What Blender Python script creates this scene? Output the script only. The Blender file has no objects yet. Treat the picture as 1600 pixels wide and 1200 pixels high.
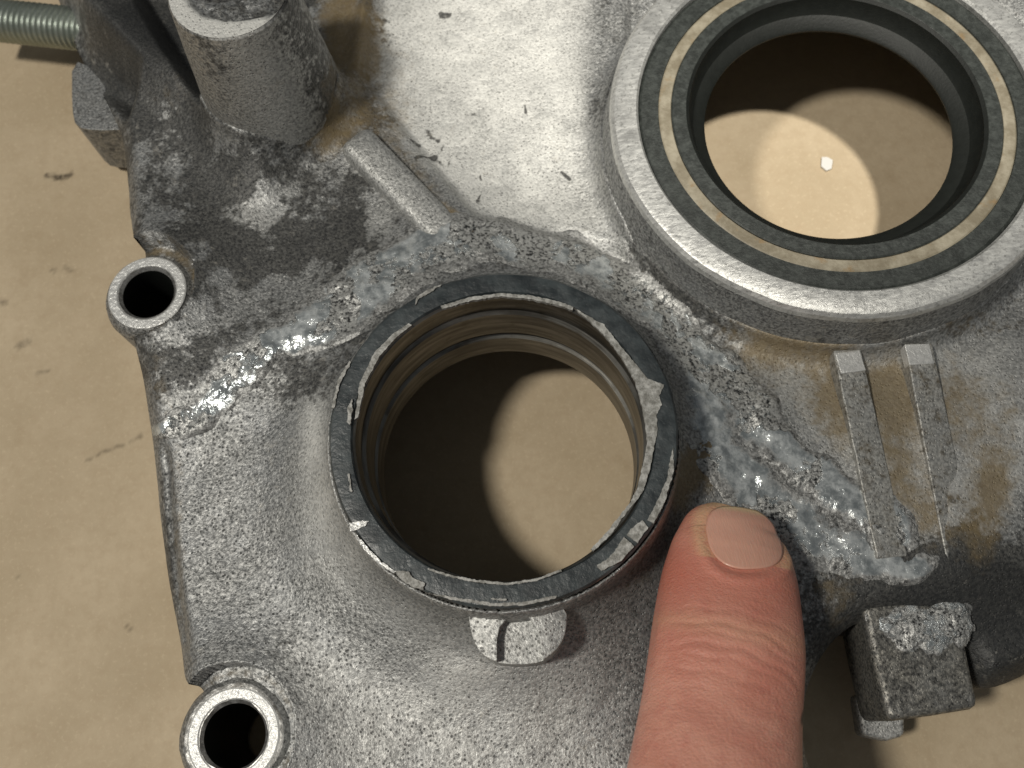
import bpy, bmesh, math
import numpy as np
from mathutils import Matrix, Vector
from mathutils.geometry import tessellate_polygon

# ------------------------------------------------------------------ camera, light, exposure
S = 0.001                                  # everything below is measured in millimetres
FPX, TILT, ROLL, CZ = 1500.0, math.radians(20), math.radians(-6), 179.0
scn = bpy.context.scene
col = scn.collection

cam_d = bpy.data.cameras.new('camera'); cam = bpy.data.objects.new('camera', cam_d); col.objects.link(cam)
cam_d.sensor_width = 6.17; cam_d.lens = 6.17 * FPX / 1600.0
cam_d.clip_start = 0.005; cam_d.clip_end = 20.0
cam_d.dof.use_dof = True; cam_d.dof.focus_distance = 0.146; cam_d.dof.aperture_fstop = 5.6
c_, s_ = math.cos(ROLL), math.sin(ROLL)
Yp = Vector((0, math.cos(TILT), math.sin(TILT))); Fw = Vector((0, math.sin(TILT), -math.cos(TILT))); Xv = Vector((1, 0, 0))
right = c_*Xv + s_*Yp; up = -s_*Xv + c_*Yp; back = -Fw
cam.matrix_world = Matrix(((right.x, up.x, back.x, 0), (right.y, up.y, back.y, 0), (right.z, up.z, back.z, CZ*S), (0, 0, 0, 1)))
scn.camera = cam

world = bpy.data.worlds.new('World'); scn.world = world; world.use_nodes = True
bg = world.node_tree.nodes['Background']; bg.inputs[0].default_value = (0.92, 0.97, 1.0, 1); bg.inputs[1].default_value = 0.11

def lamp(name, kind, loc, target, power, colour, radius):
    d = bpy.data.lights.new(name, kind); d.energy = power; d.color = colour; d.shadow_soft_size = radius
    o = bpy.data.objects.new(name, d); col.objects.link(o); o.location = Vector(loc)*S
    o.rotation_euler = (Vector(target) - Vector(loc)).to_track_quat('-Z', 'Y').to_euler()
    return d
# bulb standing off to the left, and a lamp overhead whose cone falls on the far right of the casting
lamp('side_lamp', 'POINT', (-246, -15, 560), (0, 40, 26), 9.0, (1.0, 0.955, 0.865), 0.028)
sp = lamp('overhead_lamp', 'SPOT', (121, 11, 628), (62, 142, 27), 15.5, (1.0, 0.955, 0.86), 0.016)
sp.spot_size = math.radians(16.0); sp.spot_blend = 0.5

vs = scn.view_settings; vs.view_transform = 'Standard'; vs.look = 'None'; vs.exposure = 0.0; vs.gamma = 1.0; vs.use_curve_mapping = False

# ------------------------------------------------------------------ measuring helpers
def W(u, v, z):
    """photo pixel (1600x1200) seen at height z -> x, y in mm"""
    u = np.asarray(u, float); v = np.asarray(v, float)
    x = (u-800)/FPX; y = -(v-600)/FPX
    x, y = c_*x - s_*y, s_*x + c_*y
    dy = y*math.cos(TILT)+math.sin(TILT); dz = -(y*math.sin(TILT)-math.cos(TILT))
    return x/dz*(CZ-z), dy/dz*(CZ-z)
def P(u, v, z):
    x, y = W(u, v, z); return (float(x), float(y), float(z))
def to_px(x, y, z):
    dx, dy, dz = x, y, z-CZ
    a = right.x*dx+right.y*dy+right.z*dz; b = up.x*dx+up.y*dy+up.z*dz; d = Fw.x*dx+Fw.y*dy+Fw.z*dz
    return 800+FPX*a/d, 600-FPX*b/d

def _h(ix, iy, seed):
    n = (ix.astype(np.int64)*374761393 + iy.astype(np.int64)*668265263 + seed*982451653) & 0x7fffffff
    n = ((n ^ (n >> 13))*1274126177) & 0x7fffffff
    return ((n ^ (n >> 16)) & 0xffff)/65535.0
def vnoise(x, y, seed=0):
    ix = np.floor(x); iy = np.floor(y); fx = x-ix; fy = y-iy
    fx = fx*fx*fx*(fx*(fx*6-15)+10); fy = fy*fy*fy*(fy*(fy*6-15)+10)
    a = _h(ix, iy, seed); b = _h(ix+1, iy, seed); c = _h(ix, iy+1, seed); d = _h(ix+1, iy+1, seed)
    return (a*(1-fx)+b*fx)*(1-fy)+(c*(1-fx)+d*fx)*fy
def fbm(x, y, size, octs=4, seed=0, gain=0.55):
    """0..1 noise, size = largest grain in mm"""
    t = 0; amp = 1; tot = 0; ca, sa = math.cos(0.7), math.sin(0.7)
    x = x/size+seed*13.1; y = y/size-seed*7.7
    for k in range(octs):
        t = t+amp*vnoise(x, y, seed+k); tot += amp; amp *= gain
        x, y = (ca*x-sa*y)*2.03, (sa*x+ca*y)*2.03
    return t/tot
def sstep(a, b, x):
    t = np.clip((x-a)/(b-a), 0, 1); return t*t*(3-2*t)
def seg_dist(x, y, pts, widths=None):
    """distance to a polyline divided by the local width (or plain)"""
    best = np.full(x.shape, 1e9)
    for i in range(len(pts)-1):
        ax, ay = pts[i][:2]; bx, by = pts[i+1][:2]
        dx, dy = bx-ax, by-ay; L = dx*dx+dy*dy+1e-12
        t = np.clip(((x-ax)*dx+(y-ay)*dy)/L, 0, 1)
        d = np.hypot(x-ax-t*dx, y-ay-t*dy)
        if widths is not None: d = d/(widths[i]*(1-t)+widths[i+1]*t)
        best = np.minimum(best, d)
    return best
def poly_sdf(x, y, pts):
    """positive inside"""
    pts = np.asarray(pts); d = seg_dist(x, y, np.vstack([pts, pts[:1]])); ins = np.zeros(x.shape, bool)
    n = len(pts); j = n-1
    for i in range(n):
        xi, yi = pts[i]; xj, yj = pts[j]
        c = ((yi > y) != (yj > y)) & (x < (xj-xi)*(y-yi)/(yj-yi+1e-12)+xi)
        ins ^= c; j = i
    return np.where(ins, d, -d)

# ------------------------------------------------------------------ object helpers
def empty(name, loc, label, cat, group=None):
    o = bpy.data.objects.new(name, None); col.objects.link(o); o.location = Vector(loc)*S
    o.empty_display_size = 0.01
    o['label'] = label; o['category'] = cat
    if group: o['group'] = group
    return o
def base_of(parent):
    b = Vector((0, 0, 0)); p = parent
    while p is not None:
        b += p.location; p = p.parent
    return b
def mesh_np(name, verts, quads, mat, parent=None, smooth=True, tris=None):
    """verts in mm (world), quads n x 4 (numpy)"""
    v = np.asarray(verts, float)*S - np.array(base_of(parent))
    me = bpy.data.meshes.new(name); quads = np.asarray(quads, np.int32)
    me.vertices.add(len(v)); me.vertices.foreach_set('co', v.astype(np.float32).ravel())
    me.loops.add(quads.size); me.loops.foreach_set('vertex_index', quads.ravel())
    me.polygons.add(len(quads))
    me.polygons.foreach_set('loop_start', np.arange(0, quads.size, quads.shape[1], dtype=np.int32))
    me.polygons.foreach_set('use_smooth', np.full(len(quads), smooth))
    me.update(calc_edges=True); me.validate()
    me.materials.append(mat)
    o = bpy.data.objects.new(name, me); col.objects.link(o)
    if parent: o.parent = parent
    return o
def set_attr(o, name, arr):
    a = o.data.attributes.new(name, 'FLOAT', 'POINT'); a.data.foreach_set('value', np.asarray(arr, np.float32))
def from_bm(name, bm, mat, parent=None, smooth=False, bevel=0.0, seg=2):
    b = base_of(parent)
    for v in bm.verts: v.co = v.co*S - b
    bmesh.ops.recalc_face_normals(bm, faces=bm.faces)
    me = bpy.data.meshes.new(name); bm.to_mesh(me); bm.free(); me.materials.append(mat)
    me.polygons.foreach_set('use_smooth', [smooth]*len(me.polygons))
    o = bpy.data.objects.new(name, me); col.objects.link(o)
    if parent: o.parent = parent
    if bevel:
        m = o.modifiers.new('bevel', 'BEVEL'); m.width = bevel*S; m.segments = seg; m.limit_method = 'ANGLE'; m.angle_limit = math.radians(35)
        me.polygons.foreach_set('use_smooth', [True]*len(me.polygons))
        w = o.modifiers.new('wn', 'WEIGHTED_NORMAL'); w.keep_sharp = True
    return o
def revolve(name, prof, cx, cy, mat, parent, n=192, closed=True, jitter=None, smooth_angle=24):
    """profile of (r, z), spun about the vertical through cx, cy"""
    prof = np.asarray(prof, float); m = len(prof)
    a = np.linspace(0, 2*math.pi, n, endpoint=False)
    r = np.repeat(prof[None, :, 0], n, 0); z = np.repeat(prof[None, :, 1], n, 0)
    if jitter is not None: r, z = jitter(a[:, None], r, z)
    v = np.stack([cx+r*np.cos(a)[:, None], cy+r*np.sin(a)[:, None], z], -1).reshape(-1, 3)
    i, k = np.meshgrid(np.arange(n), np.arange(m if closed else m-1), indexing='ij')
    i2 = (i+1) % n; k2 = (k+1) % m
    q = np.stack([i*m+k, i2*m+k, i2*m+k2, i*m+k2], -1).reshape(-1, 4)
    o = mesh_np(name, v, q, mat, parent)
    o.data.set_sharp_from_angle(angle=math.radians(smooth_angle))
    return o
def rough_poly(pts, step, amp, seed):
    out = []; rng = np.random.RandomState(seed); n = len(pts)
    for i in range(n):
        a = np.array(pts[i], float); b = np.array(pts[(i+1) % n], float); L = np.hypot(*(b-a)); k = max(1, int(L/step))
        for t in range(k): out.append(a+(b-a)*t/k+(rng.rand(2)-.5)*2*amp)
    return out
def prism(name, xy, z0, z1, mat, parent, bevel=0.0, smooth=False, ztop=None):
    bm = bmesh.new(); n = len(xy)
    zt = ztop if ztop is not None else [z1]*n
    lo = [bm.verts.new((x, y, z0)) for x, y in xy]; hi = [bm.verts.new((x, y, z)) for (x, y), z in zip(xy, zt)]
    if n > 12:
        for tr in tessellate_polygon([[Vector((x, y, 0)) for x, y in xy]]):
            bm.faces.new([hi[k] for k in tr]); bm.faces.new([lo[k] for k in tr][::-1])
    else: bm.faces.new(hi); bm.faces.new(lo[::-1])
    for i in range(n): bm.faces.new((lo[i], lo[(i+1) % n], hi[(i+1) % n], hi[i]))
    return from_bm(name, bm, mat, parent, smooth, bevel)
def sweep(bm, pts, rad, n=20, aspect=1.0):
    """tapered tube along points (list of xyz) with end caps"""
    pts = [Vector(p) for p in pts]; rings = []
    prev = None
    for i, p in enumerate(pts):
        t = (pts[min(i+1, len(pts)-1)]-pts[max(i-1, 0)]).normalized()
        sx = t.cross(Vector((0, 0, 1)))
        if sx.length < 1e-4: sx = Vector((1, 0, 0))
        sx.normalize()
        if prev is not None and sx.dot(prev) < 0: sx = -sx
        prev = sx; sz = sx.cross(t)
        r = rad[i]; r = r if isinstance(r, tuple) else (r, r*aspect)
        rings.append([bm.verts.new(p+sx*(r[0]*math.cos(2*math.pi*k/n))+sz*(r[1]*math.sin(2*math.pi*k/n))) for k in range(n)])
    for a, b in zip(rings, rings[1:]):
        for k in range(n): bm.faces.new((a[k], a[(k+1) % n], b[(k+1) % n], b[k]))
    bm.faces.new(rings[0]); bm.faces.new(rings[-1][::-1])

# ------------------------------------------------------------------ materials
class NT:
    def __init__(s, name):
        s.m = bpy.data.materials.new(name); s.m.use_nodes = True; s.t = s.m.node_tree; s.b = s.t.nodes['Principled BSDF']
        tc = s.t.nodes.new('ShaderNodeTexCoord'); mp = s.t.nodes.new('ShaderNodeMapping'); mp.inputs['Scale'].default_value = (1000, 1000, 1000)
        s.t.links.new(tc.outputs['Object'], mp.inputs[0]); s.mm = mp.outputs[0]
    def put(s, sock, val):
        if hasattr(val, 'is_linked') or isinstance(val, bpy.types.NodeSocket): s.t.links.new(val, sock)
        else: sock.default_value = val
    def noise(s, size, detail=4, rough=.55, dist=0, vec=None, stretch=None):
        n = s.t.nodes.new('ShaderNodeTexNoise'); v = vec or s.mm
        if stretch:
            mp = s.t.nodes.new('ShaderNodeMapping'); mp.inputs['Scale'].default_value = stretch[:3]
            if len(stretch) > 3: mp.inputs['Rotation'].default_value = (0, 0, stretch[3])
            s.t.links.new(v, mp.inputs[0]); v = mp.outputs[0]
        s.t.links.new(v, n.inputs['Vector'])
        n.inputs['Scale'].default_value = 1/size; n.inputs['Detail'].default_value = detail; n.inputs['Roughness'].default_value = rough; n.inputs['Distortion'].default_value = dist
        return n.outputs['Fac']
    def voro(s, size, rnd=1):
        n = s.t.nodes.new('ShaderNodeTexVoronoi'); s.t.links.new(s.mm, n.inputs['Vector']); n.inputs['Scale'].default_value = 1/size; n.inputs['Randomness'].default_value = rnd
        return n.outputs['Distance']
    def attr(s, name):
        n = s.t.nodes.new('ShaderNodeAttribute'); n.attribute_name = name; return n.outputs['Fac']
    def ramp(s, fac, a, b, lo=0.0, hi=1.0):
        n = s.t.nodes.new('ShaderNodeMapRange'); n.interpolation_type = 'SMOOTHSTEP'
        s.put(n.inputs['Value'], fac); s.put(n.inputs['From Min'], a); s.put(n.inputs['From Max'], b); s.put(n.inputs['To Min'], lo); s.put(n.inputs['To Max'], hi)
        return n.outputs['Result']
    def math(s, op, a, b=0.0):
        n = s.t.nodes.new('ShaderNodeMath'); n.operation = op; s.put(n.inputs[0], a); s.put(n.inputs[1], b); n.use_clamp = False
        return n.outputs[0]
    def mix(s, fac, a, b):
        n = s.t.nodes.new('ShaderNodeMix'); n.data_type = 'RGBA'; s.put(n.inputs[0], fac)
        for sock, v in ((n.inputs[6], a), (n.inputs[7], b)):
            if isinstance(v, tuple): v = (*v, 1) if len(v) == 3 else v
            s.put(sock, v)
        return n.outputs[2]
    def mixf(s, fac, a, b):
        n = s.t.nodes.new('ShaderNodeMix'); n.data_type = 'FLOAT'; s.put(n.inputs[0], fac); s.put(n.inputs[2], a); s.put(n.inputs[3], b); return n.outputs[0]
    def bump(s, h, dist_mm, strength=1.0, prev=None):
        n = s.t.nodes.new('ShaderNodeBump'); s.put(n.inputs['Height'], h); n.inputs['Distance'].default_value = dist_mm*S; s.put(n.inputs['Strength'], strength)
        if prev: s.t.links.new(prev, n.inputs['Normal'])
        return n.outputs[0]
    def out(s, colour=None, rough=None, metal=None, normal=None, spec=None):
        if colour is not None: s.put(s.b.inputs['Base Color'], (*colour, 1) if isinstance(colour, tuple) and len(colour) == 3 else colour)
        if rough is not None: s.put(s.b.inputs['Roughness'], rough)
        if metal is not None: s.put(s.b.inputs['Metallic'], metal)
        if normal is not None: s.put(s.b.inputs['Normal'], normal)
        if spec is not None: s.put(s.b.inputs['Specular IOR Level'], spec)
        return s.m

def cast_material(name, use_attr=True, grime0=0.25, tint=(0.50, 0.50, 0.485), bright0=0.0, brown0=0.0):
    """blasted aluminium casting with dirt pressed into its skin; masks say where dirt and darkening lie"""
    t = NT(name)
    if use_attr: g = t.attr('grime_dark'); br = t.attr('brown'); bt = t.attr('bright')
    else: g, br, bt = grime0, brown0, bright0
    fine = t.noise(0.5, 3, .65); mid = t.noise(2.2, 5, .68); big = t.noise(9, 3, .6); grain = t.noise(1.05, 3, .6)
    al = t.mix(t.ramp(fine, .32, .70), (tint[0]*.24, tint[1]*.245, tint[2]*.25), (tint[0]*.94, tint[1]*.94, tint[2]*.94))
    al = t.mix(t.ramp(big, .35, .7, 0, .35), al, (0.30, 0.31, 0.32))
    al = t.mix(t.math('MULTIPLY', bt, t.ramp(fine, .25, .6, .45, .9)), al, (0.74, 0.735, 0.70))
    # dirt: the mask moves the threshold of two noises
    lvl = t.math('ADD', t.math('MULTIPLY', mid, .5), t.math('MULTIPLY', grain, .5))
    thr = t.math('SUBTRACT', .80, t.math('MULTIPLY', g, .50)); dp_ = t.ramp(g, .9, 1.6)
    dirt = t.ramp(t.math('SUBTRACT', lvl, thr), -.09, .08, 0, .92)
    dcol = t.mix(t.ramp(fine, .3, .72), (0.014, 0.015, 0.016), t.mix(dp_, (0.10, 0.098, 0.09), (0.03, 0.03, 0.028)))  # blackest where the mask is strongest
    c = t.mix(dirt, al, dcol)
    pit = t.ramp(t.voro(.62), .10, .34, 1, 0); pitm = t.math('MULTIPLY', pit, t.ramp(grain, .36, .56))
    c = t.mix(t.math('MULTIPLY', pitm, .5), c, (0.04, 0.04, 0.04))
    dep = t.math('MULTIPLY', t.ramp(t.noise(2.4, 5, .7, .4), .57, .72), t.ramp(big, .46, .62)); c = t.mix(t.math('MULTIPLY', dep, .6), c, (0.46, 0.435, 0.385))
    bl = t.ramp(t.math('ADD', t.math('MULTIPLY', mid, .7), t.math('MULTIPLY', br, .75)), .50, .95)
    bl = t.math('MULTIPLY', bl, t.ramp(br, .02, .25))
    c = t.mix(t.math('MULTIPLY', bl, .85), c, t.mix(grain, (0.12, 0.078, 0.032), (0.30, 0.235, 0.13)))
    cover = t.math('MAXIMUM', dirt, t.math('MULTIPLY', bl, .9))
    metal = t.mixf(cover, t.mixf(bt, .68, .35), .2)
    rough = t.mixf(cover, t.ramp(grain, .25, .75, .42, .62), .52)
    n = t.bump(grain, .13, .75); n = t.bump(fine, .15, .9, n); n = t.bump(t.math('MULTIPLY', pitm, -1.0), .22, .6, n)
    return t.out(c, rough, metal, n)
M = {}
M['cast'] = cast_material('cast_aluminium')
M['cast_plain'] = cast_material('cast_aluminium_plain', False, .42)
M['cast_dirty'] = cast_material('cast_aluminium_oily', False, .78, (0.36, 0.355, 0.34))
M['cast_fin'] = cast_material('cast_aluminium_fin', False, .44, (0.55, 0.54, 0.50), .3, .3)
M['cast_pad'] = cast_material('cast_aluminium_pad', False, .56, (0.42, 0.40, 0.35))
M['cast_clean'] = cast_material('cast_aluminium_clean', False, .2, (0.6, 0.6, 0.58), .35)

t = NT('machined_aluminium')                       # turned face, light scratches
f1 = t.noise(.8, 4, .6, stretch=(.6, 1.7, 1, -.9)); f2 = t.noise(5, 4); f3 = t.noise(.6, 3, .6)
col_ = t.mix(t.ramp(f1, .3, .7), (0.50, 0.50, 0.485), (0.68, 0.68, 0.655)); col_ = t.mix(t.ramp(f2, .50, .75, 0, .5), col_, (0.22, 0.22, 0.215)); col_ = t.mix(t.ramp(f3, .54, .70, 0, .6), col_, (0.17, 0.17, 0.16))
M['machined'] = t.out(col_, t.ramp(f1, .2, .8, .3, .46), .6, t.bump(f3, .05, .7, t.bump(f1, .08, .6)))

t = NT('worn_boss_metal')
w1 = t.noise(1.0, 5, .65); w2 = t.noise(3.2, 4, .6)
c = t.mix(t.ramp(w1, .3, .68), (0.16, 0.158, 0.15), (0.46, 0.455, 0.44)); c = t.mix(t.ramp(w2, .5, .68, 0, .7), c, (0.11, 0.1, 0.085))
M['boss'] = t.out(c, t.ramp(w1, .3, .7, .5, .34), .7, t.bump(w1, .14, .8))

t = NT('weld_metal')                               # lumpy repair bead, smooth grey skin with dark pores
por = t.noise(1.1, 4, .68); at = t.attr('pore'); fine = t.noise(.5, 3, .65); soft = t.noise(3, 3)
sk = t.mix(t.ramp(t.noise(2.2, 4, .65), .34, .66), (0.25, 0.275, 0.285), (0.70, 0.73, 0.73))
pm = t.ramp(t.math('ADD', t.math('MULTIPLY', por, .75), t.math('MULTIPLY', at, .42)), .58, .72)
c = t.mix(pm, sk, t.mix(t.ramp(t.math('ADD', t.math('MULTIPLY', fine, .5), t.math('MULTIPLY', t.noise(1.0, 3, .6), .5)), .36, .56), (0.02, 0.021, 0.022), (0.52, 0.52, 0.50)))
n = t.bump(t.math('MULTIPLY', pm, -1.0), .35, .7); n = t.bump(t.noise(.9, 3), .35, .6, n); n = t.bump(fine, .2, t.mixf(pm, .15, .8), n)
eg = t.ramp(t.math('ADD', t.attr('edge'), t.math('MULTIPLY', t.math('SUBTRACT', t.noise(2.2, 5, .68), .5), 2.0)), .12, .62)
cs = t.mix(t.ramp(fine, .32, .7), (0.19, 0.19, 0.185), (0.5, 0.5, 0.485)); cs = t.mix(t.ramp(t.noise(1.6, 5, .68), .52, .66, 0, .8), cs, (0.03, 0.03, 0.03)); c = t.mix(eg, c, cs)
M['weld'] = t.out(c, t.mixf(eg, t.mixf(pm, .22, .4), .5), t.mixf(pm, .45, .5), n, .6)

t = NT('bore_metal')                               # turned bore wall with oil varnish
c = t.mix(t.ramp(t.noise(3, 4, .6, stretch=(.25, .25, 2.2)), .35, .7), (0.085, 0.079, 0.068), (0.25, 0.24, 0.215)); c = t.mix(t.ramp(t.noise(2.5, 4), .55, .75, 0, .5), c, (0.06, 0.045, 0.025))
M['bore'] = t.out(c, .34, .8, t.bump(t.noise(.7, 3, stretch=(.05, .05, 3)), .06, .7))

t = NT('dark_sealant')                             # slate coloured gasket compound
c = t.mix(t.ramp(t.noise(3.5, 5, .62), .35, .7), (0.022, 0.028, 0.031), (0.062, 0.074, 0.078))
c = t.mix(t.ramp(t.noise(1.1, 5, .7, 1.5), .66, .72, 0, .6), c, (0.20, 0.20, 0.19))
M['sealant'] = t.out(c, t.ramp(t.noise(2, 4), .3, .7, .34, .55), 0.0, t.bump(t.noise(1.8, 5, .6), .28, .8), .55)
t = NT('dried_residue')
c = t.mix(t.ramp(t.noise(1.0, 5, .65), .35, .65), (0.20, 0.195, 0.175), (0.48, 0.475, 0.45))
M['residue'] = t.out(c, .6, .1, t.bump(t.noise(.7, 5), .3, .9))
t = NT('bare_metal_sliver'); M['sliver'] = t.out(t.mix(t.noise(.8, 4), (.45, .45, .44), (.8, .8, .78)), .34, .35, t.bump(t.noise(.6, 4), .25, .8))

t = NT('seal_rubber')
c = t.mix(t.ramp(t.noise(1.2, 6, .7), .35, .72), (0.014, 0.017, 0.015), (0.045, 0.051, 0.047))
c = t.mix(t.ramp(t.noise(.7, 6, .75), .68, .74, 0, .5), c, (0.2, 0.2, 0.19))
M['rubber'] = t.out(c, .5, 0.0, t.bump(t.noise(.5, 4), .1, .7), .5)
t = NT('lip_rubber'); M['lip'] = t.out(t.mix(t.noise(1.5, 5), (0.005, 0.006, 0.005), (0.014, 0.016, 0.014)), .55, 0.0, t.bump(t.noise(.5, 4), .08, .6), .3)
t = NT('seal_tan_band')
c = t.mix(t.ramp(t.noise(4, 5, .65), .35, .68), (0.17, 0.145, 0.10), (0.30, 0.27, 0.205)); c = t.mix(t.ramp(t.noise(2.4, 5), .58, .72, 0, .6), c, (0.22, 0.14, 0.06))
M['tan'] = t.out(c, .5, 0.0, t.bump(t.noise(.6, 4), .12, .6))

t = NT('brown_paper')
mk = t.attr('mark'); fib = t.noise(.8, 5, .65); blo = t.noise(26, 4, .55); fl = t.noise(2.2, 5, .6)
c = t.mix(t.ramp(blo, .3, .7), (0.46, 0.368, 0.245), (0.56, 0.455, 0.315))
c = t.mix(t.ramp(fl, .35, .75, 0, .45), c, (0.43, 0.33, 0.215)); c = t.mix(t.ramp(fib, .52, .72, 0, .5), c, (0.62, 0.51, 0.35))
c = t.mix(t.ramp(t.noise(15, 5, .6), .58, .74, 0, .38), c, (0.36, 0.265, 0.16))
c = t.mix(t.math('MULTIPLY', mk, t.ramp(fl, .3, .6, .4, 1)), c, (0.06, 0.045, 0.03))
M['paper'] = t.out(c, .72, 0.0, t.bump(t.noise(1.1, 5, .6), .16, .6), .3)
t = NT('white_scrap'); M['white'] = t.out((.7, .69, .66), .6)

t = NT('plated_thread'); c = t.mix(t.noise(3, 4), (0.26, 0.30, 0.26), (0.48, 0.52, 0.47)); M['thread'] = t.out(c, .38, .8, t.bump(t.noise(.6, 3), .08, .6))

t = NT('skin')
red = t.attr('red'); pale = t.attr('pale'); blot = t.noise(5.5, 4, .6)
c = t.mix(t.ramp(blot, .3, .72), (0.58, 0.25, 0.185), (0.69, 0.34, 0.255))
c = t.mix(t.math('MULTIPLY', red, .95), c, (0.55, 0.185, 0.13)); c = t.mix(t.math('MULTIPLY', pale, .7), c, (0.66, 0.42, 0.245))
c = t.mix(t.ramp(t.noise(1.0, 4, .6), .55, .8, 0, .3), c, (0.70, 0.42, 0.33)); c = t.mix(t.ramp(t.noise(2.0, 4, .65), .54, .72, 0, .4), c, (0.52, 0.17, 0.135))
c = t.mix(t.attr('cut'), c, (0.03, 0.012, 0.012))
n = t.bump(t.noise(.42, 3, .6, stretch=(1, 1.6, 1)), .18, .8); n = t.bump(t.voro(.55), .07, .6, n); n = t.bump(t.noise(2.2, 3, .5, .8, stretch=(.35, 1.7, 1)), .12, .5, n)
M['skin'] = t.out(c, .46, 0.0, n, .42)
b = t.b; b.inputs['Subsurface Weight'].default_value = .22; b.inputs['Subsurface Radius'].default_value = (1.0, .36, .2); b.inputs['Subsurface Scale'].default_value = .0016
t = NT('nail')
c = t.mix(t.attr('tip'), t.mix(t.noise(3, 3), (0.63, 0.33, 0.245), (0.68, 0.385, 0.29)), (0.60, 0.44, 0.27))
M['nail'] = t.out(c, .26, 0.0, t.bump(t.noise(.7, 2, stretch=(3, .3, 1)), .08, .7), .5)
b = t.b; b.inputs['Subsurface Weight'].default_value = .2; b.inputs['Subsurface Radius'].default_value = (1, .4, .25); b.inputs['Subsurface Scale'].default_value = .001

# ------------------------------------------------------------------ setting: the paper it lies on
def axis(a0, a1, f0, f1, fine, coarse):
    return np.unique(np.concatenate([np.arange(a0, f0, coarse), np.arange(f0, f1, fine), np.arange(f1, a1+coarse, coarse)]))
def grid_quads(nx, ny):
    i, j = np.meshgrid(np.arange(nx-1), np.arange(ny-1), indexing='ij')
    return np.stack([i*ny+j, (i+1)*ny+j, (i+1)*ny+j+1, i*ny+j+1], -1).reshape(-1, 4)
xs = axis(-900, 900, -118, -50, .7, 12); ys = axis(-700, 1000, -5, 180, .7, 12)
X, Y = np.meshgrid(xs, ys, indexing='ij'); x = X.ravel(); y = Y.ravel()
z = (fbm(x, y, 60, 3, 5)-.5)*.5
u, v = to_px(x, y, z)
mark = np.zeros_like(x)
wob = (fbm(x, y, 2.2, 3, 9)-.5)*9
for pts, w, a in (([(72, 274), (92, 277), (112, 272)], 3.2, 1), ([(28, 541), (45, 534)], 4.0, .6), ([(135, 718), (180, 700), (222, 680)], 2.0, .5), ([(100, 418), (112, 421)], 3, .4),
                  ([(0, 470), (6, 472)], 4, .6), ([(60, 585), (75, 580)], 2.5, .5), ([(200, 980), (206, 984)], 2.5, .5), ([(82, 421), (85, 424)], 3, .5), ([(20, 905), (28, 902)], 2.5, .4)):
    d = seg_dist(u+wob*.4, v+wob, pts); mark = np.maximum(mark, a*(1-sstep(w*.5, w*1.7, d)))
paper = mesh_np('paper_sheet', np.c_[x, y, z], grid_quads(len(xs), len(ys)), M['paper'])
set_attr(paper, 'mark', mark); paper['kind'] = 'structure'

# ------------------------------------------------------------------ the casting
ZP, ZL, ZU = 27.0, 44.0, 38.0                      # plate, small bore face, large bore face
LB = (-2.1, 42.1); UB = (60.5, 95.0)
B1 = W(230, 457, 25.5); B2 = W(365, 1150, 25.5); PT = W(357, -18, 57)
cover = empty('engine_cover', (0, 60, 0), 'dirty cast aluminium engine cover with two round bores, lying on brown paper', 'engine cover')

def arc(c, r, a0, a1, n=14):
    return [(c[0]+r*math.cos(math.radians(a)), c[1]+r*math.sin(math.radians(a))) for a in np.linspace(a0, a1, n)]
def wl(pts, z): return [tuple(float(q) for q in W(a, b, z)) for a, b in pts]
out_ = []
out_ += wl([(302, 1066), (290, 1030), (274, 970), (258, 890), (248, 810), (241, 730), (237, 660), (233, 600), (230, 565)], 22.5)
out_ += arc(B1, 7.8, 265, 95, 16)
out_ += wl([(208, 350), (203, 300), (198, 250), (190, 205), (160, 150), (128, 105), (100, 50), (72, -10), (50, -90), (60, -170), (140, -210), (700, -220), (1400, -230), (1750, -200), (1850, -80), (1860, 300), (1850, 700), (1800, 900), (1650, 1040), (1560, 1080), (1530, 1060), (1500, 1010), (1440, 985), (1350, 968)], 22.5)
out_ += wl([(1318, 985), (1288, 1015), (1266, 1055), (1254, 1100), (1252, 1150), (1262, 1200), (1290, 1260), (1290, 1330), (1220, 1400), (900, 1440), (560, 1420), (420, 1380)], 22.5)
out_ += arc(B2, 8.6, 290, 125, 16)
def smooth_poly(p, it=2):
    p = np.asarray(p)
    for _ in range(it):
        q = np.roll(p, -1, 0); p = np.stack([p*.75+q*.25, p*.25+q*.75], 1).reshape(-1, 2)
    return p
OUT = smooth_poly(out_, 2)
x0, y0 = OUT.min(0); x1, y1 = OUT.max(0)
xs = axis(x0-2, x1+2, -84, 108, .27, 1.5); ys = axis(y0-2, y1+2, -14, 150, .27, 1.5)
X, Y = np.meshgrid(xs, ys, indexing='ij'); x = X.ravel(); y = Y.ravel()
sd = poly_sdf(x, y, OUT)
u, v = to_px(x, y, ZP)
rl = np.hypot(x-LB[0], y-LB[1]); ru = np.hypot(x-UB[0], y-UB[1]); r1 = np.hypot(x-B1[0], y-B1[1]); r2 = np.hypot(x-B2[0], y-B2[1]); rp = np.hypot(x-PT[0], y-PT[1])
n1 = fbm(x, y, 14, 4, 1); n2 = fbm(x, y, 4, 4, 2); n3 = fbm(x, y, 1.6, 3, 3)

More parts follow.
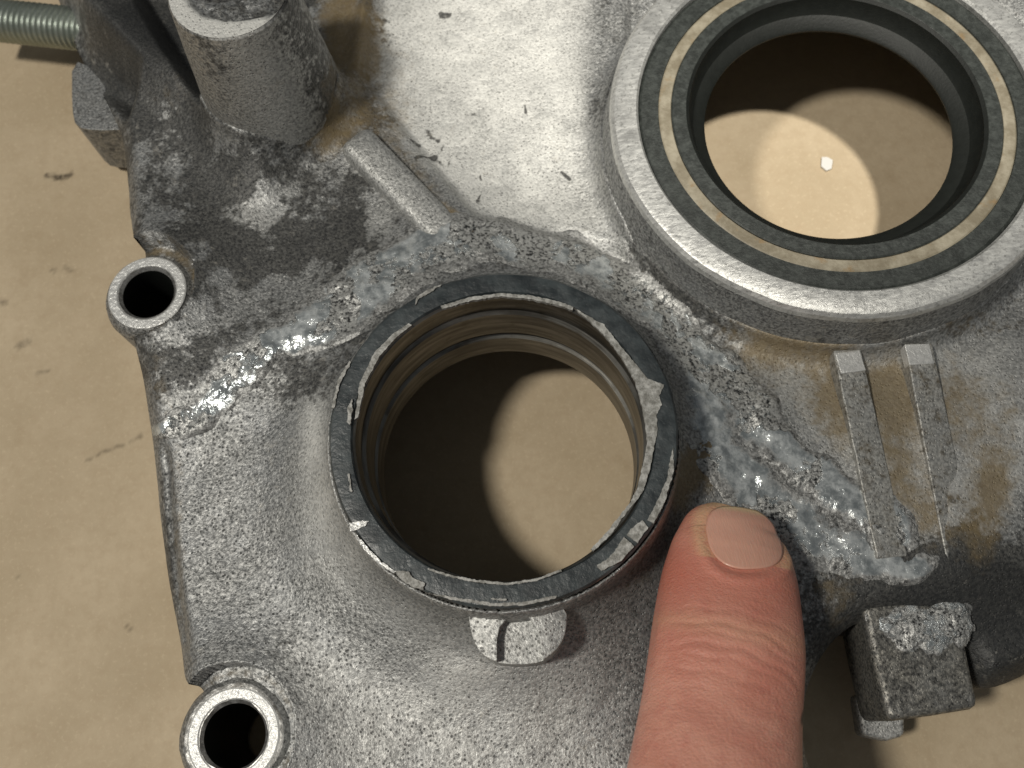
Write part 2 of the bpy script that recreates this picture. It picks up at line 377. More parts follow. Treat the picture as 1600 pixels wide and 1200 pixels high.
def rim_drop(d): return 4.2*(1-np.clip(d, 0, 4.4)/4.4)**2
def plate_height():
    h = np.full_like(x, ZP)
    # left third is a little lower and rolls down towards the rim
    h -= 1.2*(1-sstep(250, 520, u))*sstep(500, 760, v)
    # swelling round the two bolt bosses
    h += 5.0*np.exp(-(r1/13)**2)+5.0*np.exp(-(r2/13.5)**2)
    # hump that carries the repair from the left rim to the small bore
    d = seg_dist(u, v, [(250, 610), (420, 540), (600, 430), (720, 372)]); h += 1.6*np.exp(-(d/70)**2)
    # broad wall foot below the diagonal rib, between rib and post
    d = seg_dist(u, v, [(150, 20), (230, 90), (320, 150), (400, 260)]); h += 4.2*np.exp(-(d/46)**2)*(1-sstep(250, 420, v)*.6)
    valley = poly_sdf(u, v, [(175, -60), (262, 92), (330, 190), (360, 170), (280, -60)]); h -= 6.5*sstep(-6, 22, valley)
    steep = poly_sdf(u, v, [(40, -160), (140, 22), (225, 110), (195, 175), (100, 100), (20, -60)]); h -= 9.0*sstep(-14, 34, steep)
    # fillets: post foot, small bore boss, large bore boss
    def fillet(r, r0, rad, top):
        t = np.clip(r-r0, 0, rad); return np.where(r < r0+rad, rad-np.sqrt(np.maximum(rad*rad-(rad-t)**2, 0)), 0)
    h += fillet(rp, 12.6, 4.5, 0)
    boss = np.where(rl < 26.9, 41.5-(rl-25.75)*7.5, 0); h2 = h+fillet(rl, 26.6, 6.0, 0)*1.05; h = np.maximum(h2, np.where(rl < 27.6, boss, 0))
    h = np.where(rl < 25.75, 41.5, h)
    h += 6.4*np.exp(-(np.maximum(rl-26, 0)/10.5)**2)*(rl > 25.8)*(1-.45*sstep(900, 1080, u))
    h += fillet(ru, 40.2, 4.0, 0)
    # ground-off flat beside the bore, groove where the fins stand, slight dish by the finger
    d = poly_sdf(u, v, [(1030, 800), (1240, 800), (1260, 1010), (1150, 1200), (960, 1200)]); h -= .8*sstep(0, 60, d)
    pn_ = poly_sdf(u, v, [(600, -260), (562, 120), (640, 220), (740, 345), (900, 380), (1000, 420), (1000, -260)]); h -= 1.3*sstep(-4, 14, pn_)
    h -= 2.2*np.exp(-(np.maximum(ru-41, 0)/9)**2)*sstep(.0, 1., 1-np.clip(pn_/30, 0, 1))
    dr = (v-895)*.97+(u-1400)*.24; h -= 5*sstep(0, 150, dr)*sstep(1290, 1420, u)
    d = seg_dist(u, v, [(594, -80), (560, 90), (546, 165)]); h += 1.9*np.exp(-(d/17)**2)
    for p_, q_, a_, w_ in (((550, 205), (730, 392), .7, 50), ((1326, 545), (1392, 850), .3, 36), ((1438, 535), (1508, 880), .4, 36)):
        d = seg_dist(u, v, [p_, q_]); h += a_*np.exp(-(d/w_)**2)
    # spot faces of the two bolt bosses
    n = (fbm(x, y, 5, 2, 11)-.5)*.5
    h = np.where(r1+n < 9.9, np.minimum(h, 24.6), h); h = np.where(r2+n < 10.3, np.minimum(h, 24.6), h)
    # pocket at the lower right before the pad
    h += (n1-.5)*.7+(n2-.5)*.2+(n3-.5)*.04
    h = np.where(rl < 30, np.minimum(h, 42.6-np.clip(rl-26.2, 0, 9)*2.2), h)
    h -= rim_drop(sd)*spare
    d = seg_dist(u, v, [(283, 1000), (268, 900), (259, 800), (254, 700)]); h -= .8*np.exp(-(d/9)**2)
    return h
spare = (1-.9*np.exp(-(r1/13)**4))*(1-.9*np.exp(-(r2/13)**4))
H = plate_height()
# ---- where dirt, oil and bare metal lie
def blob(cx, cy, rx, ry=None, rot=0):
    ry = ry or rx; a = math.radians(rot); dx, dy = u-cx, v-cy
    p = (dx*math.cos(a)+dy*math.sin(a))/rx; q = (-dx*math.sin(a)+dy*math.cos(a))/ry
    return np.exp(-(p*p+q*q))
grime_dark = .46-.22*sstep(600, 760, v+.1*u)+(.6-.35*sstep(600, 760, v))*(fbm(x, y, 16, 4, 41)-.5)
grime_dark += 1.1*(n2-.5)*(1-sstep(480, 640, v))*(1-sstep(560, 700, u))
left = 1-sstep(520, 640, u+.55*(v-300)); grime_dark += .14*left*(1-sstep(380, 650, v))
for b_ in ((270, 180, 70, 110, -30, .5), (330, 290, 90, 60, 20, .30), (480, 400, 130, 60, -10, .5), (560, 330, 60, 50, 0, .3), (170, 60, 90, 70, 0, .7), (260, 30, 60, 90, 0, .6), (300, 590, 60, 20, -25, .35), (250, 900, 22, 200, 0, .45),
           (360, 690, 60, 90, 0, .12), (490, 610, 45, 45, 0, .38), (320, 550, 80, 22, -25, .3), (1540, 960, 170, 80, 0, 2.0), (1620, 1000, 120, 80, 0, 2.0), (1500, 850, 60, 80, 0, .6), (1330, 700, 60, 120, -15, .22), (1010, 960, 40, 50, 0, .28), (1000, 870, 35, 60, 30, .25),  # the strongest blobs darken the lower right corner in colour
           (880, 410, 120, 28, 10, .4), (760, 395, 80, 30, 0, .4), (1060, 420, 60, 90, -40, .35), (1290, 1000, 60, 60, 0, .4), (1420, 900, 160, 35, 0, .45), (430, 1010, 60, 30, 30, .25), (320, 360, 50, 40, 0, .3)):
    grime_dark += b_[5]*blob(*b_[:5])
grime_dark -= .42*blob(400, 335, 60, 42)+.4*blob(265, 215, 34, 40)+.35*blob(590, 350, 26, 40, -30)+.35*blob(598, 420, 22, 26)+.3*blob(500, 420, 60, 26, -10)+.3*blob(350, 250, 40, 30)+.22*blob(420, 450, 60, 30, -30)+.2*blob(390, 480, 120, 40, -30)+.25*blob(500, 700, 40, 90)+.28*blob(620, 960, 120, 30, 35)+.22*blob(720, 1040, 60, 60)+.2*blob(270, 270, 40, 40)
panel = sstep(-5, 40, poly_sdf(u, v, [(600, -200), (560, 120), (620, 230), (735, 352), (900, 380), (1000, 420), (960, 300), (930, 160), (960, -200)]))
grime_dark -= .42*panel
fins = sstep(-10, 60, poly_sdf(u, v, [(1110, 500), (1250, 540), (1600, 500), (1700, 700), (1540, 880), (1430, 860), (1280, 740)]))
grime_dark -= .22*fins; grime_dark += .9*(n2-.5)*fins
lowmid = sstep(0, 120, poly_sdf(u, v, [(420, 980), (700, 980), (1000, 960), (1000, 1400), (450, 1400)])); grime_dark -= .16*lowmid
# dark scribbles and specks on the panel, whose colour is lightened
wob = (fbm(x, y, 3, 3, 21)-.5)*26
for pts, w in (([(662, 195), (672, 208), (684, 212)], 4), ([(690, 222), (678, 232), (672, 245), (655, 250)], 4.5), ([(678, 240), (695, 258), (702, 250)], 4), ([(640, 216), (650, 220)], 4), ([(750, 265), (756, 290), (745, 312)], 3), ([(690, 18), (704, 20)], 4), ([(735, 172), (745, 176)], 4), ([(822, 160), (824, 172)], 3.5), ([(880, 265), (892, 275)], 3)):
    d = seg_dist(u+wob*.6, v+wob*.6, pts); grime_dark += .72*(1-sstep(w*.1, w*2.0, d))
brown = np.zeros_like(x)
for b_ in ((600, 130, 55, 110, 20, .36), (630, 190, 40, 60, 0, .2), (530, 40, 36, 90, 0, 1.0), (575, 60, 25, 90, 10, .45), (520, 215, 50, 30, -40, .7), (710, 352, 40, 14, 30, .8), (660, 290, 26, 90, -40, .45), (960, 408, 70, 10, 25, .5), (1090, 640, 22, 120, -8, .9), (1065, 760, 30, 70, 25, .9), (1400, 610, 40, 60, 0, .9), (1400, 740, 40, 80, 0, .5), (1290, 620, 60, 80, 0, .4), (1240, 540, 80, 30, 10, .45), (1330, 640, 50, 100, -15, .55),
           (1500, 640, 60, 90, 20, .55), (1545, 780, 40, 110, 10, .75), (1180, 560, 60, 60, 0, .4), (1450, 800, 40, 60, 0, .55), (1300, 930, 60, 80, 0, .4), (1400, 500, 260, 30, 0, .35), (270, 160, 60, 60, 0, .25), (250, 620, 20, 120, 0, .3), (275, 850, 16, 220, 0, .35), (990, 900, 50, 50, 0, .35), (560, 640, 40, 30, 0, .15)):
    brown += b_[5]*blob(*b_[:5])
brown += .5*np.exp(-((r1-8.8)/1.4)**2)+.35*np.exp(-((r2-9.2)/1.0)**2); grime_dark += .35*np.exp(-((r1-8.8)/1.6)**2)+.25*np.exp(-((r2-9.2)/1.2)**2)
bright = 1.0*panel*(1-.55*sstep(850, 950, u))+.55*fins+.3*blob(400, 340, 60, 40)+.3*blob(265, 215, 34, 40)+.35*blob(590, 350, 26, 40, -30)+.35*blob(598, 420, 22, 26)+.35*blob(620, 960, 120, 30, 35)+.35*blob(720, 1040, 60, 60)+.35*lowmid+.8*blob(500, 690, 30, 80)+.7*blob(520, 810, 40, 60)+.4*blob(560, 880, 60, 40)
bright *= .6+.8*n2; brown += fins*.9*np.clip(fbm(x, y, 7, 4, 43)-.5, 0, 1)

# keep quads inside the outline and outside the two bores, pull their rim onto the exact curve
quads = grid_quads(len(xs), len(ys))
keepv = (sd > -.02) & (rl > 24.2) & (ru > 35.5) & (r1 > 5.4) & (r2 > 5.6)
kq = keepv[quads].all(1); quads = quads[kq]
used = np.zeros(len(x), bool); used[quads.ravel()] = True
def compact(used, quads):
    m = np.cumsum(used)-1; return m[quads], np.nonzero(used)[0]
def boundary(q):
    e = np.concatenate([q[:, [0, 1]], q[:, [1, 2]], q[:, [2, 3]], q[:, [3, 0]]]); k = np.sort(e, 1); key = k[:, 0].astype(np.int64)*(q.max()+1)+k[:, 1]
    un, idx, cnt = np.unique(key, return_index=True, return_counts=True); return e[idx[cnt == 1]]
q2, ids = compact(used, quads)
px_, py_, pz_ = x[ids].copy(), y[ids].copy(), H[ids].copy()
be = boundary(q2); bv = np.unique(be); bo = bv[(np.hypot(px_[bv]-LB[0], py_[bv]-LB[1]) > 27) & (np.hypot(px_[bv]-UB[0], py_[bv]-UB[1]) > 38) & (np.hypot(px_[bv]-B1[0], py_[bv]-B1[1]) > 6.2) & (np.hypot(px_[bv]-B2[0], py_[bv]-B2[1]) > 6.2)]
closed = np.vstack([OUT, OUT[:1]])
for i in bo:                                        # nearest point on the outline
    a = closed[:-1]; d = closed[1:]-a; p = np.array([px_[i], py_[i]]); tt = np.clip(((p-a)*d).sum(1)/((d*d).sum(1)+1e-12), 0, 1); c = a+d*tt[:, None]
    k = np.argmin(((c-p)**2).sum(1)); px_[i], py_[i] = c[k]; pz_[i] += (rim_drop(sd[ids[i]])-rim_drop(0))*spare[ids[i]]
# side wall down to the paper under the rim
isout = np.zeros(len(ids), bool); isout[bo] = True
oe = be[isout[be[:, 0]] & isout[be[:, 1]]]
sv = np.unique(oe); smap = {int(a): k for k, a in enumerate(sv)}; nb = len(ids)
levels = [.35, .75, 1.0]
vx = [np.c_[px_, py_, pz_]]
for L in levels: vx.append(np.c_[px_[sv], py_[sv], pz_[sv]*(1-L)+.3*L])
idx0 = np.array([smap[int(a)] for a in oe[:, 0]]); idx1 = np.array([smap[int(a)] for a in oe[:, 1]])
sq = []; top0, top1 = oe[:, 0], oe[:, 1]
for k in range(3):
    b0 = nb+k*len(sv)+idx0; b1 = nb+k*len(sv)+idx1; sq.append(np.stack([top1, top0, b0, b1], 1)); top0, top1 = b0, b1
allv = np.vstack(vx); allq = np.vstack([q2]+sq)
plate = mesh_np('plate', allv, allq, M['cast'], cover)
for nme, arr in (('grime_dark', grime_dark), ('brown', brown), ('bright', bright)):
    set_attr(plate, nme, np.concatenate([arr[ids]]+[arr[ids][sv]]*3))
# hollow underside, so the bores open on a dark space
xs2 = np.arange(x0+3, x1-3, 1.5); ys2 = np.arange(y0+3, y1-3, 1.5); X2, Y2 = np.meshgrid(xs2, ys2, indexing='ij'); xb = X2.ravel(); yb = Y2.ravel()
sb = poly_sdf(xb, yb, OUT); kb = (sb > 1.5) & (np.hypot(xb-LB[0], yb-LB[1]) > 23.6) & (np.hypot(xb-UB[0], yb-UB[1]) > 37) & (np.hypot(xb-B1[0], yb-B1[1]) > 5) & (np.hypot(xb-B2[0], yb-B2[1]) > 5)
qb = grid_quads(len(xs2), len(ys2)); qb = qb[kb[qb].all(1)]; ub = np.zeros(len(xb), bool); ub[qb.ravel()] = True; qb, ib = compact(ub, qb)
mesh_np('inner_skin', np.c_[xb[ib], yb[ib], np.minimum(22.8, H[np.clip(np.searchsorted(xs, xb[ib]), 0, len(xs)-1)*len(ys)+np.clip(np.searchsorted(ys, yb[ib]), 0, len(ys)-1)]-2.5)], qb[:, ::-1], M['cast_dirty'], cover)

# ---- repair bead
def bead_field():
    wob = (fbm(x, y, 9, 3, 31)-.5)*55; wob2 = (fbm(x, y, 9, 3, 33)-.5)*55
    main = [(238, 655, 18), (300, 638, 34), (370, 588, 36), (440, 548, 40), (505, 520, 50), (565, 475, 54), (620, 432, 52), (680, 392, 56), (740, 384, 52), (820, 392, 54), (900, 408, 60), (980, 446, 60), (1045, 500, 54), (1084, 565, 46), (1110, 635, 46), (1140, 705, 50), (1185, 772, 54), (1265, 838, 54), (1350, 876, 42), (1430, 878, 30)]
    br = [(1070, 500, 24), (1150, 600, 34), (1220, 690, 36), (1300, 770, 38), (1400, 835, 44)]
    d = seg_dist(u+wob, v+wob2, main, [p[2] for p in main]); d2 = seg_dist(u+wob, v+wob2, br, [p[2] for p in br])
    d = np.minimum(d, d2)
    lump = fbm(x, y, 5.5, 3, 35); fine = fbm(x, y, 1.7, 4, 37)
    prof = np.sqrt(np.clip(1-d*d, 0, 1))
    h = prof*(.12+1.35*lump*lump)+(fine-.5)*(.22+.25*prof)-.10-.25*sstep(.75, 1.1, d)
    pore = sstep(.42, .60, fbm(x, y, 5.5, 4, 39))*.75+.25*fine+.55*sstep(.45, .95, d)-.25*blob(310, 635, 30, 16, -30)-.5*blob(330, 620, 40, 22, -30)-.6*blob(505, 555, 40, 28, 0)-.4*blob(1130, 690, 40, 90, -25)-.4*blob(660, 400, 40, 30, 0)
    pore += .45*blob(400, 570, 60, 30, -30)+.4*blob(540, 480, 50, 40, -30)+.35*blob(800, 385, 80, 30, 0)+.3*blob(1300, 850, 80, 40, 30)
    return d, h, pore
bd, bh, pore = bead_field()
kb = (bd < 1.15) & (rl > 26.0) & (ru > 40.8) & (sd > .2)
q3 = grid_quads(len(xs), len(ys)); q3 = q3[kb[q3].all(1)]; ub = np.zeros(len(x), bool); ub[q3.ravel()] = True; q3, i3 = compact(ub, q3)
damp = sstep(26.0, 28.0, rl[i3])
bead = mesh_np('weld_bead', np.c_[x[i3], y[i3], H[i3]+bh[i3]*damp-.3*(1-damp)], q3, M['weld'], cover)
set_attr(bead, 'pore', pore[i3]); set_attr(bead, 'edge', sstep(.25, 1.0, bd[i3])*.95); bead['label'] = 'lumpy grey weld repair running across the casting'

# ---- small bore: sleeve, dark gasket face, scraps of old sealant
def chip(amp, seed):
    def j(a, r, z):
        n = fbm(np.cos(a)*25+0*r, np.sin(a)*25+0*r, 5, 4, seed)-.5
        m = np.abs(r-r.max()) < .25; return r+np.where(m, n*amp, 0), z
    return j
sleeve = revolve('bore_sleeve', [(25.7, 30), (25.7, 43.2), (25.3, 43.6), (22.3, 43.6), (21.9, 43.2), (21.8, 38.6), (21.2, 38.1), (21.15, 30.8), (21.6, 30.4), (21.6, 29.2), (21.0, 28.8), (20.95, 23), (21.4, 22.3), (25.7, 22.3)], *LB, M['bore'], cover, 256)
face = revolve('gasket_ring', [(25.75, 42.6), (25.75, 43.6), (25.4, 43.98), (24.8, 44.06), (24.0, 44.02), (23.2, 44.06), (22.5, 44.0), (22.25, 43.62)], *LB, M['sealant'], sleeve, 300, False, chip(.55, 51))
def q5(pts): return [(480+.4*a, 400+.4*b) for a, b in pts]
def qb_(pts): return [(480+.375*a, 780+.375*b) for a, b in pts]
scraps = [
 (q5([(1040, 200), (1120, 246), (1160, 268), (1230, 358), (1290, 428), (1330, 478), (1395, 502), (1375, 545), (1385, 580), (1365, 620), (1370, 680), (1352, 760), (1340, 830), (1312, 920), (1282, 960), (1240, 1012), (1190, 1084), (1120, 1152), (1108, 1145), (1178, 1068), (1264, 960), (1292, 900), (1315, 800), (1328, 720), (1318, 640), (1302, 560), (1280, 490), (1232, 400), (1172, 322), (1104, 254)]), 'residue'),
 (q5([(520, 196), (640, 160), (760, 146), (870, 154), (990, 180), (1040, 200), (1036, 212), (985, 194), (868, 168), (760, 158), (644, 174), (528, 208)]), 'residue'),
 (q5([(186, 640), (205, 500), (262, 380), (332, 308), (398, 264), (408, 272), (346, 322), (284, 392), (226, 500), (200, 630)]), 'residue'),
 (q5([(1432, 748), (1430, 850), (1396, 960), (1352, 1044), (1330, 1030), (1372, 950), (1408, 860), (1424, 760)]), 'residue'),
 (q5([(1310, 1032), (1332, 1062), (1290, 1122), (1248, 1090), (1270, 1060)]), 'residue'),
 (q5([(1238, 1100), (1278, 1134), (1222, 1196), (1150, 1230), (1130, 1210), (1180, 1180)]), 'residue'),
 (q5([(164, 1044), (200, 1036), (240, 1034), (226, 1056), (170, 1078)]), 'sliver'),
 (qb_([(203, 146), (250, 198), (310, 262), (372, 300), (356, 308), (290, 258), (235, 210)]), 'sliver'),
 (qb_([(370, 302), (420, 300), (440, 328), (490, 350), (484, 376), (440, 366), (390, 336)]), 'residue'),
 (qb_([(495, 388), (600, 418), (780, 446), (900, 442), (1040, 412), (1040, 400), (900, 428), (780, 434), (610, 408)]), 'residue'),
 (q5([(420, 190), (428, 160), (480, 128), (524, 112), (484, 142), (440, 166)]), 'residue'),
 (q5([(156, 650), (160, 590), (176, 560), (178, 600), (168, 660)]), 'residue'),
 (q5([(96, 590), (120, 480), (165, 410), (172, 416), (130, 490), (104, 594)]), 'residue'),
 (q5([(158, 850), (166, 850), (176, 920), (170, 925)]), 'residue'),
 (qb_([(765, 412), (832, 418), (830, 424), (770, 420)]), 'residue'),
 (qb_([(500, 292), (580, 320), (700, 346), (830, 358), (960, 340), (1060, 300), (1056, 290), (958, 330), (830, 348), (704, 336), (586, 312), (506, 286)]), 'residue'),
]
for k, (pts, mt) in enumerate(scraps):
    pr = rough_poly(pts, 3.2, .75 if len(pts) > 9 else 1.0, 60+k)
    prism('sealant_scrap', wl(pr, 44.3), 43.7, 44.25+.12*(k % 3), M[mt], sleeve)

# ---- large bore: turned housing ring with flank
def uneven(a, r, z):
    n = fbm(np.cos(a)*30+0*r, np.sin(a)*30+z, 8, 3, 71)-.5
    return r+np.where(r > 37, n*.5, 0), z
housing = revolve('seal_housing', [(41.8, 23), (40.2, 26.5), (39.0, 36.2), (38.75, 37.1), (38.2, 37.7), (37.4, 38.0), (34.4, 38.0), (34.0, 37.5), (34.0, 22), (41.6, 22)], *UB, M['machined'], cover, 256, True, uneven)
# the flank is as cast, only the face was turned
housing.data.materials.append(M['cast_plain'])
mi = np.zeros(len(housing.data.polygons), np.int32).reshape(256, 10); mi[:, [0, 1, 9]] = 1
housing.data.polygons.foreach_set('material_index', mi.ravel())

# ---- bolt bosses
for nm_c, hole, rr, z_ in ((B1, 4.65, 8.1, 25.5), (B2, 4.75, 8.8, 25.5)):
    bx, by = float(nm_c[0]), float(nm_c[1])
    bs = revolve('bolt_boss', [(rr+.3, 1), (rr+.3, z_-2.4), (rr, z_-1.5), (rr-.5, z_-.7), (rr-1.2, z_-.12), (rr-1.7, z_), (hole+.5, z_), (hole, z_-.6), (hole, 1)], bx, by, M['boss'], cover, 96, True, lambda a, r, z: (r+np.where(r > 5.2, (fbm(np.cos(a)*6+bx+0*r, np.sin(a)*6+z, 4, 3, 77)-.5)*.7, 0), z))
    bs.data.materials.append(M['cast_plain']); mb = np.zeros((96, 9), np.int32); mb[:, :4] = 1; bs.data.polygons.foreach_set('material_index', mb.ravel())
    if rr > 7.5:
        revolve('washer_mark', [(7.05, z_+.02), (6.8, z_+.16), (5.5, z_+.16), (5.3, z_+.02)], bx, by, M['sliver'], bs, 96, False)
    revolve('bolt_hole', [(hole-.02, z_-.7), (hole-.02, 2)], bx, by, M['lip'], bs, 64, False)

# ---- broken-off post
def postj(a, r, z):
    n = fbm(np.cos(a)*9+0*r, np.sin(a)*9+z*.4, 6, 3, 81)-.5; return r+n*.55, z
post = revolve('post', [(15.0, 24), (13.4, 27)]+[(12.9-.26*k*.4, 29+k) for k in range(26)]+[(10.15, 55.5), (10.0, 56.6), (9.7, 57.0)], float(PT[0]), float(PT[1]), M['cast'], cover, 128, False, postj)
pv = np.zeros((len(post.data.vertices), 3)); post.data.vertices.foreach_get('co', pv.ravel()); pv = pv/S+np.array((0, 60, 0))
pa_ = np.arctan2(pv[:, 1]-PT[1], pv[:, 0]-PT[0]); pn = fbm(pa_*11, pv[:, 2], 9, 4, 87)
set_attr(post, 'grime_dark', .2+.55*np.exp(-((pa_-math.radians(-20))/.55)**2)+.4*np.exp(-((pa_-math.radians(-115))/.4)**2)*sstep(40, 50, pv[:, 2])+.3*(pn-.5))
set_attr(post, 'brown', .55*np.exp(-((pa_-math.radians(-10))/.6)**2)*sstep(50, 30, pv[:, 2])); set_attr(post, 'bright', .5*np.exp(-((pa_-math.radians(-75))/.6)**2))  # front of the post lightened in colour, as if lit
pa = np.linspace(0, 2*math.pi, 128, endpoint=False); rr_ = np.linspace(0, 1, 28)
PA, RR = np.meshgrid(pa, rr_, indexing='ij'); rx_ = (9.72*RR)
pxx = PT[0]+rx_*np.cos(PA); pyy = PT[1]+rx_*np.sin(PA); cut = sstep(.55, .68, RR*(.62+.38*np.cos(PA-math.radians(235)))+.10*(fbm(pxx, pyy, 3, 3, 85)-.5)*2)*sstep(-.25, .15, np.cos(PA-math.radians(262)))
rug = (1-cut)*(1-sstep(.93, 1.0, RR)); n = fbm(pxx, pyy, 4.5, 5, 83)
pzz = 57.0-1.5*rug*n-.35*rug-.55*cut*0
i, k = np.meshgrid(np.arange(128), np.arange(27), indexing='ij'); i2 = (i+1) % 128
cap = mesh_np('broken_top', np.c_[pxx.ravel(), pyy.ravel(), pzz.ravel()], np.stack([i*28+k, i*28+k+1, i2*28+k+1, i2*28+k], -1).reshape(-1, 4), M['cast'], post)
set_attr(cap, 'grime_dark', (.75*rug*(.35+n)+.02).ravel()); set_attr(cap, 'brown', (.3*rug*n).ravel()); set_attr(cap, 'bright', (1.25*cut).ravel())
cap['label'] = 'rough broken top of the post with a bright worn crescent'

# ---- ribs
def bar(name, p, q, w0, w1, z0, zt, mat, bev, zt2=None, fall=0.0):
    """raised bar: p and q are the ends of its centre line on the plate"""
    a = np.array(W(*p, zt)); b = np.array(W(*q, zt2 or zt)); d = (b-a)/np.hypot(*(b-a)); nrm = np.array((-d[1], d[0]))
    ns = 16; L = [a+(b-a)*i/ns+nrm*(w0+(w1-w0)*i/ns)/2*(1+.012*math.sin(i*2.7)) for i in range(ns+1)]; R = [a+(b-a)*i/ns-nrm*(w0+(w1-w0)*i/ns)/2*(1+.012*math.sin(i*1.9+1)) for i in range(ns+1)]
    pts = [tuple(c) for c in L]+[tuple(c) for c in R[::-1]]
    zz = [zt+((zt2 or zt)-zt)*i/ns for i in range(ns+1)]
    return prism(name, pts, z0, zt, mat, cover, bev, False, [q_-fall for q_ in zz]+zz[::-1])
bar('rib', (550, 208), (748, 412), 7.0, 6.6, 22, 31.0, M['cast_clean'], 2.2, 29.4)
bar('rib', (1325, 545), (1396, 870), 4.9, 5.2, 24, 28.8, M['cast_fin'], .3, 27.8, .75)
bar('rib', (1437, 535), (1506, 880), 4.9, 5.2, 24, 28.8, M['cast_fin'], .3, 27.3, .75)
for a, b in (((1325, 548), (1335, 580)), ((1434, 536), (1442, 568))):
    o = bar('machined_end', a, b, 4.4, 4.4, 26.5, 28.95, M['sliver'], .15, 28.88, .65)
# thin weld spatter ridges along the left edge of the two fins
# ---- tab with a half-round notch under the small bore
tab_px = [(731, 955), (735, 985), (744, 1012), (762, 1030), (790, 1036), (830, 1036), (856, 1028), (876, 1008), (885, 985), (886, 950), (850, 935), (770, 935)]
tz = 39.8
outer = smooth_poly(wl(tab_px, tz), 1)
def notch_pts(z): return wl([(776, 1042), (776, 1000), (780, 980), (792, 966), (810, 960), (828, 966), (840, 985), (847, 1010), (850, 1042)], z)
tab = prism('drain_tab', [tuple(p) for p in outer], 26.5, tz, M['cast_clean'], cover, 1.1)
cutbm = prism('notch_cutter', notch_pts(tz), tz-2.3, tz+3, M['lip'], cover)
bm_ = tab.modifiers.new('notch', 'BOOLEAN'); bm_.object = cutbm; bm_.operation = 'DIFFERENCE'; bm_.solver = 'EXACT'
dg = bpy.context.evaluated_depsgraph_get(); dg.update()
me_ = bpy.data.meshes.new_from_object(tab.evaluated_get(dg)); tab.modifiers.clear(); tab.data = me_
bpy.data.objects.remove(cutbm)

# ---- lug on the left rim, pad at the lower right
lug = prism('lug', smooth_poly(wl([(112, 92), (150, 108), (192, 135), (230, 150), (230, 202), (198, 202), (150, 204), (118, 198), (112, 170)], 17), 1).tolist(), 3, 17, M['cast_plain'], cover, .8)
padp = np.array(wl([(1347, 945), (1420, 930), (1492, 925), (1512, 1010), (1532, 1106), (1460, 1118), (1388, 1128), (1365, 1035)], 25))
pad = prism('mounting_pad', padp.tolist(), 11, 25, M['cast_pad'], cover, 1.2)
prism('pad_lip', wl([(1342, 1085), (1420, 1080), (1420, 1150), (1392, 1158), (1352, 1150)], 14), 8, 12.5, M['cast_clean'], cover, .8)
# grey smear of weld over the pad's upper edge
smp = np.array(wl([(1356, 958), (1430, 935), (1490, 930), (1520, 935), (1528, 980), (1518, 1000), (1505, 1015), (1492, 1005), (1470, 1030), (1440, 1012), (1400, 1020), (1376, 995)], 25.5))
gx = np.arange(smp[:, 0].min()-2, smp[:, 0].max()+2, .35); gy = np.arange(smp[:, 1].min()-2, smp[:, 1].max()+2, .35); GX, GY = np.meshgrid(gx, gy, indexing='ij'); gx_, gy_ = GX.ravel(), GY.ravel()
gd = poly_sdf(gx_, gy_, smp)+(fbm(gx_, gy_, 3, 4, 93)-.5)*3.0
gz = 24.8+1.1*np.sqrt(np.clip(gd, 0, 4)/4)*(.5+fbm(gx_, gy_, 4, 3, 95))+(fbm(gx_, gy_, 1.4, 3, 97)-.5)*.4-.25
gx2, gy2 = to_px(gx_, gy_, 25.0); gz -= 2.6*sstep(1490, 1620, gx2)
kk = gd > -.2; qs = grid_quads(len(gx), len(gy)); qs = qs[kk[qs].all(1)]; uu = np.zeros(len(gx_), bool); uu[qs.ravel()] = True; qs, is_ = compact(uu, qs)
smr = mesh_np('weld_smear', np.c_[gx_[is_], gy_[is_], gz[is_]], qs, M['weld'], cover)
set_attr(smr, 'pore', .62+.9*(fbm(gx_[is_], gy_[is_], 4, 4, 99)-.35)); set_attr(smr, 'edge', sstep(1.6, .0, gd[is_])*.7)

# ------------------------------------------------------------------ oil seal pressed into the large bore
seal = empty('oil_seal', (UB[0], UB[1], 22), 'black rubber oil seal with a tan ring, pressed into the large upper bore', 'oil seal')
revolve('outer_ring', [(33.95, 28), (33.95, 36.6), (33.4, 37.0), (30.5, 37.05), (30.35, 36.6), (30.35, 28)], *UB, M['rubber'], seal, 256)
revolve('tan_band', [(30.4, 30), (30.4, 36.75), (30.15, 36.9), (28.35, 36.9), (28.15, 36.7), (28.15, 30)], *UB, M['tan'], seal, 256)
revolve('inner_ring', [(28.2, 29), (28.2, 37.0), (27.95, 37.2), (25.7, 37.2), (25.2, 36.7), (24.9, 35), (24.6, 29)], *UB, M['rubber'], seal, 256)
revolve('lip', [(25.62, 37.15), (25.1, 36.7), (24.75, 35.0), (23.9, 33.6), (22.1, 32.5), (21.7, 32.0), (21.75, 31.6), (24, 31), (25.2, 30), (26.5, 32), (26.5, 37.0)], *UB, M['lip'], seal, 256)

# ------------------------------------------------------------------ threaded bolt sticking out of the far rim
a = Vector(P(-40, 28, 14)); b_ = Vector(P(165, 50, 14)); ax_ = (b_-a); L = ax_.length; ax_.normalize()
bolt = empty('threaded_bolt', P(40, 40, 14), 'plated threaded bolt sticking out sideways beside the upper left rim', 'bolt')
sx = Vector((-ax_.y, ax_.x, 0)); sz = Vector((0, 0, 1)); n = 40; pitch = 1.25
st = np.arange(0, L, pitch/8); bv_, bq_ = [], []
for k, s0 in enumerate(st):
    for j in range(n):
        th = 2*math.pi*j/n; ph = (s0/pitch+j/n) % 1; r = 4.6-.75*abs(ph-.5)*2
        p = a+ax_*s0+sx*(r*math.cos(th))+sz*(r*math.sin(th)); bv_.append(p[:])
for k in range(len(st)-1):
    for j in range(n): bq_.append((k*n+j, k*n+(j+1) % n, (k+1)*n+(j+1) % n, (k+1)*n+j))
